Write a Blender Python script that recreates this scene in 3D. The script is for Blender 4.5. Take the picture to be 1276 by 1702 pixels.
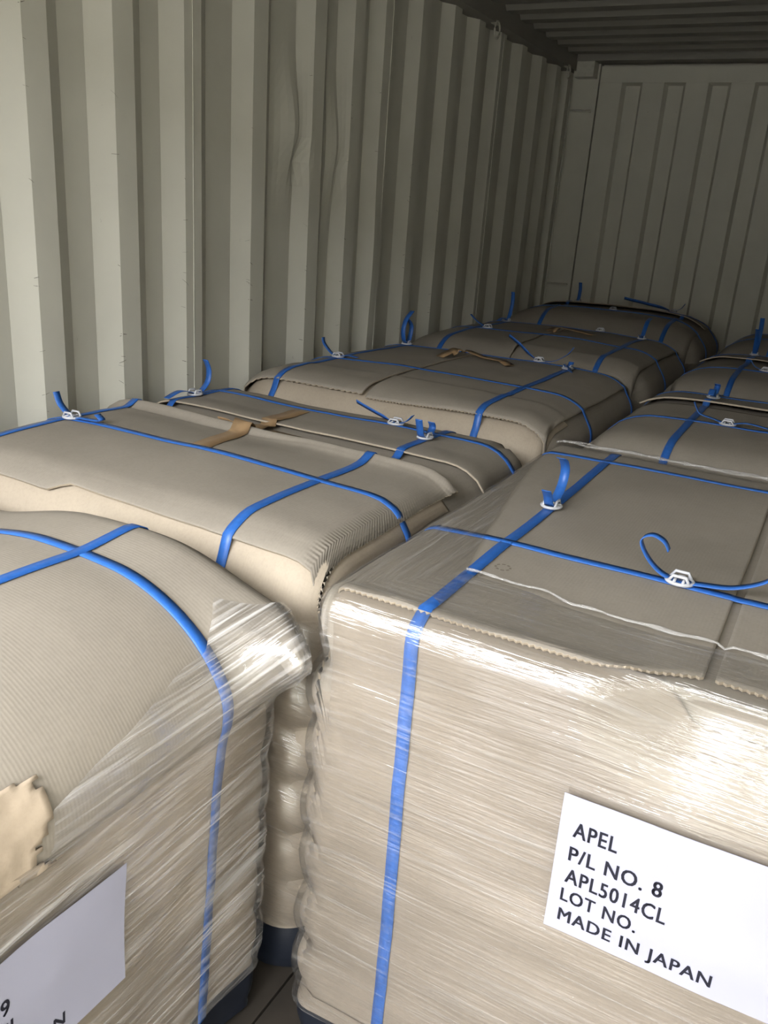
import bpy, math, random
import numpy as np
from mathutils import Vector, Matrix, noise
from mathutils.bvhtree import BVHTree

for o in list(bpy.data.objects):
    bpy.data.objects.remove(o)
SC = bpy.context.scene
COL = SC.collection
random.seed(7)

# ---------------------------------------------------------------- camera
def look_matrix(yaw, pitch, roll, loc):
    a, b, c = (math.radians(v) for v in (yaw, pitch, roll))
    P = np.array([[1, 0, 0], [0, math.cos(b), -math.sin(b)], [0, math.sin(b), math.cos(b)]])
    Z = np.array([[math.cos(c), -math.sin(c), 0], [math.sin(c), math.cos(c), 0], [0, 0, 1]])
    R = np.array([Z @ P @ np.array(v) for v in ((math.cos(a), 0, -math.sin(a)), (math.sin(a), 0, math.cos(a)), (0, -1., 0))])
    m = Matrix.Identity(4)
    for i in range(3):
        m[i][0], m[i][1], m[i][2], m[i][3] = R[i, 0], -R[i, 1], -R[i, 2], loc[i]
    return m

CAM = (1.746, 0.0, 1.475)
cd = bpy.data.cameras.new('camera')
cd.sensor_fit = 'VERTICAL'; cd.sensor_height = 36.0
cd.lens = 1402.6 / 1702 * 36.0
cd.clip_start = 0.01; cd.clip_end = 200
cam = bpy.data.objects.new('camera', cd); COL.objects.link(cam)
cam.matrix_world = look_matrix(27.399, 19.4466, 4.2108, CAM)
SC.camera = cam

# ---------------------------------------------------------------- world: bright overcast sky outside the open doors
wd = bpy.data.worlds.new('overcast_sky'); SC.world = wd; wd.use_nodes = True
nt = wd.node_tree; nt.nodes.clear()
tc = nt.nodes.new('ShaderNodeTexCoord'); sx = nt.nodes.new('ShaderNodeSeparateXYZ')
rp = nt.nodes.new('ShaderNodeValToRGB'); bg = nt.nodes.new('ShaderNodeBackground'); ow = nt.nodes.new('ShaderNodeOutputWorld')
nt.links.new(tc.outputs['Generated'], sx.inputs[0]); nt.links.new(sx.outputs['Z'], rp.inputs[0])
rp.color_ramp.elements[0].position = 0.0; rp.color_ramp.elements[0].color = (0.33, 0.345, 0.37, 1)
rp.color_ramp.elements[1].position = 1.0; rp.color_ramp.elements[1].color = (1.0, 1.0, 1.0, 1)
bg.inputs['Strength'].default_value = 33.0
nt.links.new(rp.outputs[0], bg.inputs[0]); nt.links.new(bg.outputs[0], ow.inputs[0])
# daylight enters through the open doors behind the camera: a sampling portal in the opening (emits nothing itself)
pl = bpy.data.lights.new('door_daylight', 'AREA'); pl.shape = 'RECTANGLE'; pl.size = 2.34; pl.size_y = 2.28
pl.cycles.is_portal = True
po = bpy.data.objects.new('door_daylight', pl); COL.objects.link(po)
po.location = (1.175, -0.56, 1.14); po.rotation_euler = (math.radians(90), 0, 0)   # faces +y, into the container
SC.view_settings.view_transform = 'Standard'; SC.view_settings.look = 'None'
SC.view_settings.gamma = 1.0; SC.view_settings.use_curve_mapping = False
SC.view_settings.exposure = 0.0

# ---------------------------------------------------------------- helpers
def mesh_obj(name, verts, faces, mat, parent=None, smooth=False, uv=None):
    me = bpy.data.meshes.new(name)
    me.from_pydata([tuple(v) for v in verts], [], faces)
    if uv is not None:
        ul = me.uv_layers.new(name='UVMap')
        for p in me.polygons:
            for li, vi in zip(p.loop_indices, p.vertices):
                ul.data[li].uv = uv(p.index, vi)
    if smooth:
        me.polygons.foreach_set('use_smooth', [True] * len(me.polygons))
    me.materials.append(mat); me.update()
    o = bpy.data.objects.new(name, me); COL.objects.link(o)
    if parent: o.parent = parent
    return o

def shared(name, me, parent, loc=(0, 0, 0), rot=(0, 0, 0), scale=(1, 1, 1)):
    o = bpy.data.objects.new(name, me); COL.objects.link(o); o.parent = parent
    o.location = loc; o.rotation_euler = rot; o.scale = scale
    return o

def tag(o, label=None, cat=None, group=None, kind=None):
    if label: o['label'] = label
    if cat: o['category'] = cat
    if group: o['group'] = group
    if kind: o['kind'] = kind
    return o

def box(x0, x1, y0, y1, z0, z1):
    v = [(x0, y0, z0), (x1, y0, z0), (x1, y1, z0), (x0, y1, z0), (x0, y0, z1), (x1, y0, z1), (x1, y1, z1), (x0, y1, z1)]
    f = [(0, 3, 2, 1), (4, 5, 6, 7), (0, 1, 5, 4), (1, 2, 6, 5), (2, 3, 7, 6), (3, 0, 4, 7)]
    return v, f

def merge(*parts):
    V, F = [], []
    for v, f in parts:
        n = len(V); V += list(v); F += [tuple(i + n for i in q) for q in f]
    return V, F

def tube(pts, r, n=8, closed=False):
    pts = [Vector(p) for p in pts]; V, F = [], []; m = len(pts)
    for i, p in enumerate(pts):
        a = pts[(i - 1) % m] if (closed or i > 0) else p
        b = pts[(i + 1) % m] if (closed or i < m - 1) else p
        t = (b - a).normalized()
        u = t.cross(Vector((0, 0, 1)))
        if u.length < 0.05: u = t.cross(Vector((0, 1, 0)))
        u.normalize(); w = t.cross(u)
        rr = r[i] if isinstance(r, (list, tuple)) else r
        for k in range(n):
            an = 2 * math.pi * k / n
            V.append(p + u * math.cos(an) * rr + w * math.sin(an) * rr)
    for i in range(m if closed else m - 1):
        j = (i + 1) % m
        for k in range(n):
            F.append((i * n + k, i * n + (k + 1) % n, j * n + (k + 1) % n, j * n + k))
    if not closed:
        F.append(tuple(range(n - 1, -1, -1))); F.append(tuple((m - 1) * n + k for k in range(n)))
    return V, F

def nz(x, y, z, s=1.0, seed=0.0):
    return noise.noise(Vector((x * s + seed * 17.3, y * s - seed * 5.1, z * s + seed * 9.7)))

def sstep(a, b, x):
    t = min(1.0, max(0.0, (x - a) / (b - a))); return t * t * (3 - 2 * t)

# ---------------------------------------------------------------- materials
def newmat(name):
    m = bpy.data.materials.new(name); m.use_nodes = True
    nt = m.node_tree; nt.nodes.clear()
    out = nt.nodes.new('ShaderNodeOutputMaterial')
    return m, nt, out

def N(nt, t, **kw):
    n = nt.nodes.new('ShaderNode' + t)
    for k, v in kw.items():
        if k in n.inputs: n.inputs[k].default_value = v
        else: setattr(n, k, v)
    return n

def ramp(nt, src, stops):
    r = nt.nodes.new('ShaderNodeValToRGB'); e = r.color_ramp.elements
    while len(e) < len(stops): e.new(0.5)
    for el, (p, c) in zip(e, stops):
        el.position = p; el.color = (c if len(c) == 4 else (*c, 1)) if isinstance(c, tuple) else (c, c, c, 1)
    nt.links.new(src, r.inputs[0]); return r

def paint_mat(name, base, dirt, rough=0.5):
    m, nt, out = newmat(name)
    b = N(nt, 'BsdfPrincipled', Roughness=rough)
    tc = N(nt, 'TexCoord')
    n1 = N(nt, 'TexNoise', Scale=3.0, Detail=6.0, Roughness=0.6)
    n2 = N(nt, 'TexNoise', Scale=26.0, Detail=5.0, Roughness=0.7)
    nt.links.new(tc.outputs['Object'], n1.inputs['Vector'])
    mp = N(nt, 'Mapping'); mp.inputs['Scale'].default_value = (1, 1.6, 0.5)
    nt.links.new(tc.outputs['Object'], mp.inputs[0]); nt.links.new(mp.outputs[0], n2.inputs['Vector'])
    r1 = ramp(nt, n1.outputs['Fac'], [(0.35, base), (0.75, tuple(0.9 * v for v in base))])
    r2 = ramp(nt, n2.outputs['Fac'], [(0.70, 0.0), (0.78, 1.0)])
    mx = N(nt, 'Mix', data_type='RGBA'); mx.inputs[7].default_value = (*dirt, 1)
    ml = N(nt, 'Math', operation='MULTIPLY'); ml.inputs[1].default_value = 0.5
    nt.links.new(r2.outputs[0], ml.inputs[0]); nt.links.new(ml.outputs[0], mx.inputs[0])
    nt.links.new(r1.outputs[0], mx.inputs[6]); nt.links.new(mx.outputs[2], b.inputs['Base Color'])
    bp = N(nt, 'Bump', Strength=0.15, Distance=0.004); nt.links.new(n1.outputs['Fac'], bp.inputs['Height'])
    nt.links.new(bp.outputs[0], b.inputs['Normal']); nt.links.new(b.outputs[0], out.inputs[0])
    return m

def card_mat(name, base, dark, axis=0, rough=0.75, flute=110.0):
    m, nt, out = newmat(name)
    b = N(nt, 'BsdfPrincipled', Roughness=rough); b.inputs['Specular IOR Level'].default_value = 0.35
    tc = N(nt, 'TexCoord')
    n1 = N(nt, 'TexNoise', Scale=2.2, Detail=5.0, Roughness=0.55)
    n2 = N(nt, 'TexNoise', Scale=160.0, Detail=3.0, Roughness=0.7)
    n3 = N(nt, 'TexNoise', Scale=9.0, Detail=6.0, Roughness=0.65)
    for n in (n1, n2, n3): nt.links.new(tc.outputs['Object'], n.inputs['Vector'])
    r1 = ramp(nt, n1.outputs['Fac'], [(0.3, base), (0.72, dark)])
    r2 = ramp(nt, n2.outputs['Fac'], [(0.32, 0.93), (0.55, 1.0)])
    r3 = ramp(nt, n3.outputs['Fac'], [(0.30, 0.90), (0.6, 1.0)])
    mx = N(nt, 'Mix', data_type='RGBA', blend_type='MULTIPLY'); mx.inputs[0].default_value = 1.0
    nt.links.new(r1.outputs[0], mx.inputs[6]); nt.links.new(r2.outputs[0], mx.inputs[7])
    mx2 = N(nt, 'Mix', data_type='RGBA', blend_type='MULTIPLY'); mx2.inputs[0].default_value = 1.0
    nt.links.new(mx.outputs[2], mx2.inputs[6]); nt.links.new(r3.outputs[0], mx2.inputs[7])
    nt.links.new(mx2.outputs[2], b.inputs['Base Color'])
    wv = N(nt, 'TexWave', wave_type='BANDS', bands_direction='XYZ'[axis], Scale=flute / 2.0, Distortion=0.6)
    wv.inputs['Detail'].default_value = 1.0
    nt.links.new(tc.outputs['Object'], wv.inputs['Vector'])
    ad = N(nt, 'Math', operation='MULTIPLY_ADD'); ad.inputs[1].default_value = 0.5
    nt.links.new(n3.outputs['Fac'], ad.inputs[0]); nt.links.new(wv.outputs['Fac'], ad.inputs[2])
    bp = N(nt, 'Bump', Strength=0.12, Distance=0.0009); nt.links.new(ad.outputs[0], bp.inputs['Height'])
    nt.links.new(bp.outputs[0], b.inputs['Normal']); nt.links.new(b.outputs[0], out.inputs[0])
    return m

def plain_mat(name, col, rough=0.5, spec=0.5, var=0.08, scale=40.0, trans=0.0, bump=0.0):
    m, nt, out = newmat(name)
    b = N(nt, 'BsdfPrincipled', Roughness=rough); b.inputs['Specular IOR Level'].default_value = spec
    b.inputs['Transmission Weight'].default_value = trans
    n = N(nt, 'TexNoise', Scale=scale, Detail=4.0); tc = N(nt, 'TexCoord')
    nt.links.new(tc.outputs['Object'], n.inputs['Vector'])
    r = ramp(nt, n.outputs['Fac'], [(0.3, tuple(max(0, c * (1 - var)) for c in col)), (0.7, tuple(min(1, c * (1 + var)) for c in col))])
    nt.links.new(r.outputs[0], b.inputs['Base Color'])
    if bump:
        bp = N(nt, 'Bump', Strength=bump, Distance=0.003); nt.links.new(n.outputs['Fac'], bp.inputs['Height']); nt.links.new(bp.outputs[0], b.inputs['Normal'])
    nt.links.new(b.outputs[0], out.inputs[0]); return m

def film_mat(name, haze=0.035, streak=0.34, tint=(0.965, 0.96, 0.95), rough=0.10, fscale=150.0, diff=0.58, lo=0.54):
    """clear stretch film: see-through, glossy, with hazy stretched ridges running along U"""
    m, nt, out = newmat(name)
    uv = N(nt, 'UVMap')
    def streaks(su, sv, rot, detail=3.0):
        mp = N(nt, 'Mapping'); mp.inputs['Rotation'].default_value = (0, 0, rot)
        mp2 = N(nt, 'Mapping'); mp2.inputs['Scale'].default_value = (su, sv, 1)
        t = N(nt, 'TexNoise', Scale=1.0, Detail=detail, Roughness=0.6)
        nt.links.new(uv.outputs[0], mp.inputs[0]); nt.links.new(mp.outputs[0], mp2.inputs[0]); nt.links.new(mp2.outputs[0], t.inputs['Vector'])
        return t
    a = streaks(3.2, fscale, 0.02); c = streaks(2.0, fscale * 0.45, -0.07); d = streaks(1.4, 14.0, 0.05)
    ra = ramp(nt, a.outputs['Fac'], [(lo, 0.0), (lo + 0.18, 1.0)])
    rc = ramp(nt, c.outputs['Fac'], [(lo + 0.02, 0.0), (lo + 0.22, 1.0)])
    rd = ramp(nt, d.outputs['Fac'], [(0.30, 0.25), (0.70, 1.0)])
    mx = N(nt, 'Math', operation='MAXIMUM'); nt.links.new(ra.outputs[0], mx.inputs[0]); nt.links.new(rc.outputs[0], mx.inputs[1])
    mu = N(nt, 'Math', operation='MULTIPLY'); nt.links.new(mx.outputs[0], mu.inputs[0]); nt.links.new(rd.outputs[0], mu.inputs[1])
    fa = N(nt, 'Math', operation='MULTIPLY_ADD'); fa.inputs[1].default_value = streak; fa.inputs[2].default_value = haze
    nt.links.new(mu.outputs[0], fa.inputs[0])
    hs = N(nt, 'Math', operation='ADD'); nt.links.new(a.outputs['Fac'], hs.inputs[0]); nt.links.new(c.outputs['Fac'], hs.inputs[1])
    bp = N(nt, 'Bump', Strength=0.55, Distance=0.004); nt.links.new(hs.outputs[0], bp.inputs['Height'])
    tr = N(nt, 'BsdfTransparent'); tr.inputs[0].default_value = (*tint, 1)
    df = N(nt, 'BsdfDiffuse'); df.inputs[0].default_value = (diff, diff * 0.975, diff * 0.95, 1)
    gl = N(nt, 'BsdfGlossy', Roughness=rough); gl.inputs[0].default_value = (1, 1, 1, 1)
    nt.links.new(bp.outputs[0], gl.inputs['Normal'])
    fr = N(nt, 'Fresnel', IOR=1.5); nt.links.new(bp.outputs[0], fr.inputs['Normal'])
    f2 = N(nt, 'Math', operation='MULTIPLY', use_clamp=True); f2.inputs[1].default_value = 2.6; nt.links.new(fr.outputs[0], f2.inputs[0])
    f3 = N(nt, 'Math', operation='MINIMUM'); f3.inputs[1].default_value = 0.24; nt.links.new(f2.outputs[0], f3.inputs[0])
    m1 = N(nt, 'MixShader'); nt.links.new(fa.outputs[0], m1.inputs[0]); nt.links.new(tr.outputs[0], m1.inputs[1]); nt.links.new(df.outputs[0], m1.inputs[2])
    m2 = N(nt, 'MixShader'); nt.links.new(f3.outputs[0], m2.inputs[0]); nt.links.new(m1.outputs[0], m2.inputs[1]); nt.links.new(gl.outputs[0], m2.inputs[2])
    nt.links.new(m2.outputs[0], out.inputs[0]); return m

M = {}
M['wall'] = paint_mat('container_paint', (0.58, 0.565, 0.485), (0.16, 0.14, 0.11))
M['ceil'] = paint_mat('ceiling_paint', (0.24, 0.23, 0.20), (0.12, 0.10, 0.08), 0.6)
M['steel'] = plain_mat('painted_steel', (0.50, 0.49, 0.42), 0.45)
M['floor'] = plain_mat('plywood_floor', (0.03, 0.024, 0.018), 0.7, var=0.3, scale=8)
M['yard'] = plain_mat('yard_concrete', (0.11, 0.105, 0.10), 0.9, var=0.15, scale=2)
M['card_x'] = card_mat('grey_cardboard_flutes_across', (0.312, 0.276, 0.228), (0.266, 0.235, 0.194), 0)
M['card_y'] = card_mat('grey_cardboard_flutes_along', (0.320, 0.283, 0.234), (0.275, 0.242, 0.200), 1)
M['kraft'] = card_mat('kraft_cardboard', (0.312, 0.264, 0.210), (0.255, 0.216, 0.173), 2, 0.8)
M['pale'] = card_mat('pale_inner_board', (0.46, 0.39, 0.30), (0.40, 0.335, 0.26), 0, 0.7)
M['bag'] = card_mat('kraft_paper_bag', (0.40, 0.337, 0.262), (0.335, 0.28, 0.22), 2, 0.6, 60)
M['torn'] = card_mat('torn_paper', (0.44, 0.355, 0.265), (0.38, 0.305, 0.225), 1, 0.9, 30)
M['card_edge'] = plain_mat('cut_cardboard_edge', (0.42, 0.355, 0.27), 0.85, 0.2, scale=300)
M['tape'] = plain_mat('kraft_tape', (0.33, 0.215, 0.115), 0.45, var=0.1)
M['strap'] = plain_mat('blue_strap', (0.026, 0.122, 0.43), 0.38, 0.5, var=0.10, scale=120)
M['buckle'] = plain_mat('white_plastic', (0.66, 0.67, 0.70), 0.25, 0.5, trans=0.25)
M['black'] = plain_mat('black_plastic', (0.010, 0.013, 0.021), 0.42, 0.4)
M['paper'] = plain_mat('white_label_paper', (0.33, 0.33, 0.405), 0.7, 0.3, var=0.02, scale=8)
M['ink'] = plain_mat('black_ink', (0.012, 0.012, 0.02), 0.6, 0.3)
M['stamp'] = plain_mat('grey_stamp_ink', (0.17, 0.145, 0.115), 0.8, 0.2)
M['film'] = film_mat('stretch_film')
M['film_side'] = film_mat('ridged_stretch_film', haze=0.05, streak=0.75, fscale=110.0, diff=0.72, lo=0.49)
M['film_top'] = film_mat('thin_stretch_film', haze=0.05, streak=0.20, fscale=90.0)
M['film_rope'] = film_mat('bunched_stretch_film', haze=0.16, streak=0.3, rough=0.06, fscale=400.0)

# ---------------------------------------------------------------- the container
XR, YD, YE, ZC = 2.35, -0.55, 5.36, 2.39
def struct(name, vf, mat, smooth=False):
    o = mesh_obj(name, vf[0], vf[1], mat, None, smooth); o['kind'] = 'structure'; return o

struct('ground', box(-30, 30, -60, YD - 0.25, -0.35, -0.30), M['yard'])
struct('wall_light_blocker', merge(box(-30, 30, -14.4, -14.0, -0.32, 5.0), box(-30, 30, -14.5, -13.9, 5.0, 5.15)), M['yard'])   # unseen wall added to block low sky light from the far end
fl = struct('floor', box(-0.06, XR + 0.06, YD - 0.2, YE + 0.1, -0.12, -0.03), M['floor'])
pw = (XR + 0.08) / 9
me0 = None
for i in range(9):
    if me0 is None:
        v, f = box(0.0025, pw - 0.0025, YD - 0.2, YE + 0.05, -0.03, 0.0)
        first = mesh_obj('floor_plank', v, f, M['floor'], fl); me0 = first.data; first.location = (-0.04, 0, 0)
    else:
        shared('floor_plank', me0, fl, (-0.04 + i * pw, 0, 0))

# unseen right-hand door leaf, added ajar to keep side light off the left wall
AJAR = math.radians(50)
def leaf(u, w, z): return (XR - u * math.cos(AJAR) - w * math.sin(AJAR), YD - 0.09 - u * math.sin(AJAR) + w * math.cos(AJAR), z)
def leaf_box(u0, u1, w0, w1, z0, z1):
    v, f = box(u0, u1, w0, w1, z0, z1); return [leaf(*p) for p in v], f
door = struct('door_light_blocker', leaf_box(0.0, 1.16, -0.05, 0.0, 0.02, 2.27), M['wall'])
for z0, z1 in ((0.06, 0.50), (0.56, 1.00), (1.06, 1.50), (1.56, 2.00), (2.04, 2.23)):
    v, f = leaf_box(0.06, 1.10, 0.0, 0.012, z0, z1); mesh_obj('door_blocker_panel', v, f, M['wall'], door)

# corrugation corners on the left wall (inner corner that ends each door-facing slope)
CORN = [1.459, 1.73, 1.99, 2.299, 2.626, 2.877, 3.094, 3.39, 3.686, 3.949, 4.218, 4.511, 4.816, 5.071]
y = 1.459
while y > YD + 0.2:
    y -= 0.275; CORN.insert(0, y)
DEP, SL, FLAT = 0.036, 0.060, 0.070
def profile(corners, y0, y1):
    """(y, depth): depth 0 on the inner flat, DEP out in the recess"""
    pr = [(y0, DEP)]
    for c in corners:
        if c - SL <= pr[-1][0] + 0.005 or c + FLAT + SL > y1: continue
        pr += [(c - SL, DEP), (c, 0.0), (c + FLAT, 0.0), (c + FLAT + SL, DEP)]
    pr.append((y1, DEP)); return pr
PROF = profile(CORN, YD, YE)
ZR = np.linspace(0.0, 2.33, 60)
def wall_mesh(prof, sign, xin, dents=()):
    V, F = [], []; nzr = len(ZR)
    for (yy, d) in prof:
        for z in ZR:
            x = -d
            for (dy, dz, ry, rz, amt) in dents:
                q = ((yy - dy) / ry) ** 2 + ((z - dz) / rz) ** 2
                x += amt * math.exp(-q)
            V.append((xin + sign * x, yy + sum(0.6 * a * math.exp(-(((yy - b) / ry) ** 2 + ((z - c) / rz) ** 2)) for (b, c, ry, rz, a) in dents), z))
    for i in range(len(prof) - 1):
        for k in range(nzr - 1):
            q = (i * nzr + k, (i + 1) * nzr + k, (i + 1) * nzr + k + 1, i * nzr + k + 1)
            F.append(q if sign > 0 else q[::-1])
    return V, F
def refine(prof, step=0.02):
    out = [prof[0]]
    for a, b in zip(prof, prof[1:]):
        n = max(1, int((b[0] - a[0]) / step))
        for i in range(1, n + 1):
            t = i / n; out.append((a[0] + (b[0] - a[0]) * t, a[1] + (b[1] - a[1]) * t))
    return out
DENT = [(2.53, 1.72, 0.055, 0.16, 0.030), (2.58, 1.62, 0.035, 0.05, -0.026), (2.80, 1.68, 0.045, 0.18, 0.024), (2.84, 1.60, 0.03, 0.05, -0.014), (1.99, 1.15, 0.05, 0.2, 0.004), (3.1, 1.3, 0.05, 0.25, 0.006)]
SEAMS = [0.925, 2.024, 3.150, 4.255]
wl = struct('wall_left', box(-0.09, -0.078, YD, YE + 0.05, -0.03, 2.4), M['wall'])
wr = struct('wall_right', box(XR + 0.078, XR + 0.09, YD, YE + 0.05, -0.03, 2.4), M['wall'])
lim = [YD] + SEAMS + [YE]
for side in (1, -1):
    for a, b in zip(lim, lim[1:]):
        def at(yq):
            for p, q in zip(PROF, PROF[1:]):
                if p[0] <= yq <= q[0] and q[0] > p[0]:
                    return p[1] + (q[1] - p[1]) * (yq - p[0]) / (q[0] - p[0])
            return DEP
        pr = [(a, at(a))] + [p for p in PROF if a + 1e-4 < p[0] < b - 1e-4] + [(b, at(b))]
        if side == 1: V, F = wall_mesh(refine(pr) if 1.9 < a < 3.2 else pr, 1, 0.0, DENT if 1.9 < a < 3.2 else ())
        else: V, F = wall_mesh(pr, -1, XR)
        mesh_obj('wall_panel', V, F, M['wall'], wl if side == 1 else wr)
    for s in SEAMS:
        x = 0.0005 if side == 1 else XR - 0.0005
        pts = [(x, s + 0.0008 * nz(0, s, z, 9), z) for z in np.linspace(0.02, 2.32, 60)]
        v, f = tube(pts, 0.0018, 6)
        mesh_obj('weld_seam', v, f, M['steel'], wl if side == 1 else wr, True)

# scrape marks and rust nicks along the protruding corners of the left wall
M['rust'] = plain_mat('rust_scrape', (0.10, 0.085, 0.065), 0.8, 0.2)
rng = random.Random(3)
sv, sf = [], []
for c in CORN:
    if c < 1.3: continue
    for _ in range(9 if c < 4 else 4):
        z = rng.uniform(0.95, 1.95) if rng.random() < 0.7 else rng.uniform(0.9, 1.3)
        L = rng.uniform(0.004, 0.022); h = rng.uniform(0.0003, 0.0010); y0 = c + rng.uniform(-0.010, 0.004); sl = rng.uniform(-0.9, 0.4)
        pts = []
        for t in (0.0, 0.5, 1.0):
            yy = y0 + L * (t - 0.4); x = -max(0.0, (c - yy)) * DEP / SL + 0.0008
            hh = h * (1 - abs(t - 0.4)); zz = z + sl * L * t
            pts += [(x, yy, zz - hh), (x, yy, zz + hh)]
        n = len(sv); sv += pts; sf += [(n, n + 2, n + 3, n + 1), (n + 2, n + 4, n + 5, n + 3)]
sc_ = mesh_obj('scrape_marks', sv, sf, M['rust'], wl); sc_['kind'] = 'stuff'

# end wall: flush sheet with recessed vertical strips
we = struct('wall_end', box(-0.06, XR + 0.06, YE + 0.06, YE + 0.075, -0.03, 2.42), M['wall'])
STR = [(0.300 + 0.2395 * i, 0.418 + 0.2395 * i) for i in range(9) if 0.42 + 0.2395 * i < XR - 0.2]
ztop = 2.275
xs = [0.17]
V, F = [], []
def quad(a, b, c, d):
    n = len(V); V.extend([a, b, c, d]); F.append((n, n + 1, n + 2, n + 3))
prev = 0.172
for (a, b) in STR:
    panels = []
    V, F = [], []
    quad((prev, YE, 0), (a, YE, 0), (a, YE, ztop), (prev, YE, ztop))
    mesh_obj('wall_sheet', V, F, M['wall'], we)
    V, F = [], []
    s, dp = 0.018, 0.034
    quad((a, YE, 0), (a + s, YE + dp, 0), (a + s, YE + dp, ztop - 0.012), (a, YE, ztop))
    quad((a + s, YE + dp, 0), (b - s, YE + dp, 0), (b - s, YE + dp, ztop - 0.012), (a + s, YE + dp, ztop - 0.012))
    quad((b - s, YE + dp, 0), (b, YE, 0), (b, YE, ztop), (b - s, YE + dp, ztop - 0.012))
    quad((a + s, YE + dp, ztop - 0.012), (b - s, YE + dp, ztop - 0.012), (b, YE, ztop), (a, YE, ztop))
    mesh_obj('recessed_strip', V, F, M['wall'], we)
    prev = b
V, F = [], []
quad((prev, YE, 0), (XR - 0.17, YE, 0), (XR - 0.17, YE, ztop), (prev, YE, ztop)); mesh_obj('wall_sheet', V, F, M['wall'], we)
v, f = box(0.172, XR - 0.172, YE - 0.004, YE + 0.03, ztop, 2.36); mesh_obj('header_plate', v, f, M['wall'], we)
# corner posts, rods, blocks
for i, (xa, sg) in enumerate(((0.0, 1), (XR, -1))):
    X = lambda t: xa + sg * t
    def bxs(a, b, *r):
        return box(min(X(a), X(b)), max(X(a), X(b)), *r)
    v, f = merge(bxs(-0.05, 0.166, YE - 0.012, YE + 0.05, 0, 2.39), bxs(-0.05, 0.010, YE - 0.10, YE, 0, 2.39))
    post = struct('trim_%d' % (i + 1), (v, f), M['wall'])
    v, f = bxs(0.040, 0.155, YE - 0.10, YE - 0.01, 2.292, 2.378); mesh_obj('corner_block', v, f, M['steel'], post)
    v, f = tube([(X(0.022), YE - 0.06, z) for z in (0.05, 1.2, 2.28)], 0.005); mesh_obj('lashing_rod', v, f, M['steel'], post, True)
    for z in (1.137, 2.12, 0.5):
        v, f = merge(tube([(X(0.02), YE - 0.06, z), (X(0.06), YE - 0.045, z), (X(0.15), YE - 0.035, z)], 0.005), tube([(X(0.14), YE - 0.035, z), (X(0.14), YE - 0.01, z)], 0.005))
        mesh_obj('lashing_bar', v, f, M['steel'], post, True)

# ceiling: roof sheet pressed into cross ribs, side rails, end header
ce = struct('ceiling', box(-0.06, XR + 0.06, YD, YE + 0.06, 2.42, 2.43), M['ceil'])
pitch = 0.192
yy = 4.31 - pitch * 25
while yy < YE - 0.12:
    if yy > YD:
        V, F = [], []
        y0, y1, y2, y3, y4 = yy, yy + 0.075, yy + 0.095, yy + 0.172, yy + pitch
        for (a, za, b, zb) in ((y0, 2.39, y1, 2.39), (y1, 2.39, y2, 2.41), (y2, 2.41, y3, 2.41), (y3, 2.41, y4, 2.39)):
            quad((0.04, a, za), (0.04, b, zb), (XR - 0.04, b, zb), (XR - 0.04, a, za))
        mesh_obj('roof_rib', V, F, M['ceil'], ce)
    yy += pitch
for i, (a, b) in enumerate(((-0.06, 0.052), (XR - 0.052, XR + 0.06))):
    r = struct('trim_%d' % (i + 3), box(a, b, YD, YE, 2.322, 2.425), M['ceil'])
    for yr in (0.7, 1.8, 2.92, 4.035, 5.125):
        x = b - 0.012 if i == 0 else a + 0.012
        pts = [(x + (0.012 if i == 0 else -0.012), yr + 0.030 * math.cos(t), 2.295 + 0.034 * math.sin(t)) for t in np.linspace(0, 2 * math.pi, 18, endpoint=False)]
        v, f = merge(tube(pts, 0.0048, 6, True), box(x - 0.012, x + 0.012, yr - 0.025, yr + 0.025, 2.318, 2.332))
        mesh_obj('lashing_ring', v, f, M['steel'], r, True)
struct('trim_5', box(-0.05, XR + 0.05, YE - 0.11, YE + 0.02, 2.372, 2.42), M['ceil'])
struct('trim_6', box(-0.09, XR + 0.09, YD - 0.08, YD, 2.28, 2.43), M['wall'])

# ---------------------------------------------------------------- pallet loads
BUCKLE = None
def buckle_mesh():
    """oval ring with two cross bars and a raised wire arch, strap direction along local x"""
    global BUCKLE
    if BUCKLE is None:
        ring = tube([(0.021 * math.cos(t), 0.019 * math.sin(t) * (1 if abs(math.sin(t)) < 0.8 else 1.02), 0) for t in np.linspace(0, 2 * math.pi, 24, endpoint=False)], 0.0032, 6, True)
        bars = [tube([(s * 0.007, -0.018, 0.001), (s * 0.007, 0, 0.0035), (s * 0.007, 0.018, 0.001)], 0.0026, 6) for s in (-1, 1)]
        arch = [tube([(-0.016, s * 0.012, 0.001), (-0.010, s * 0.012, 0.011), (0.010, s * 0.012, 0.011), (0.016, s * 0.012, 0.001)], 0.0028, 6) for s in (-1, 1)]
        v, f = merge(ring, *bars, *arch)
        me = bpy.data.meshes.new('buckle'); me.from_pydata([tuple(q) for q in v], [], f)
        me.polygons.foreach_set('use_smooth', [True] * len(me.polygons)); me.materials.append(M['buckle']); BUCKLE = me
    return BUCKLE

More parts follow.
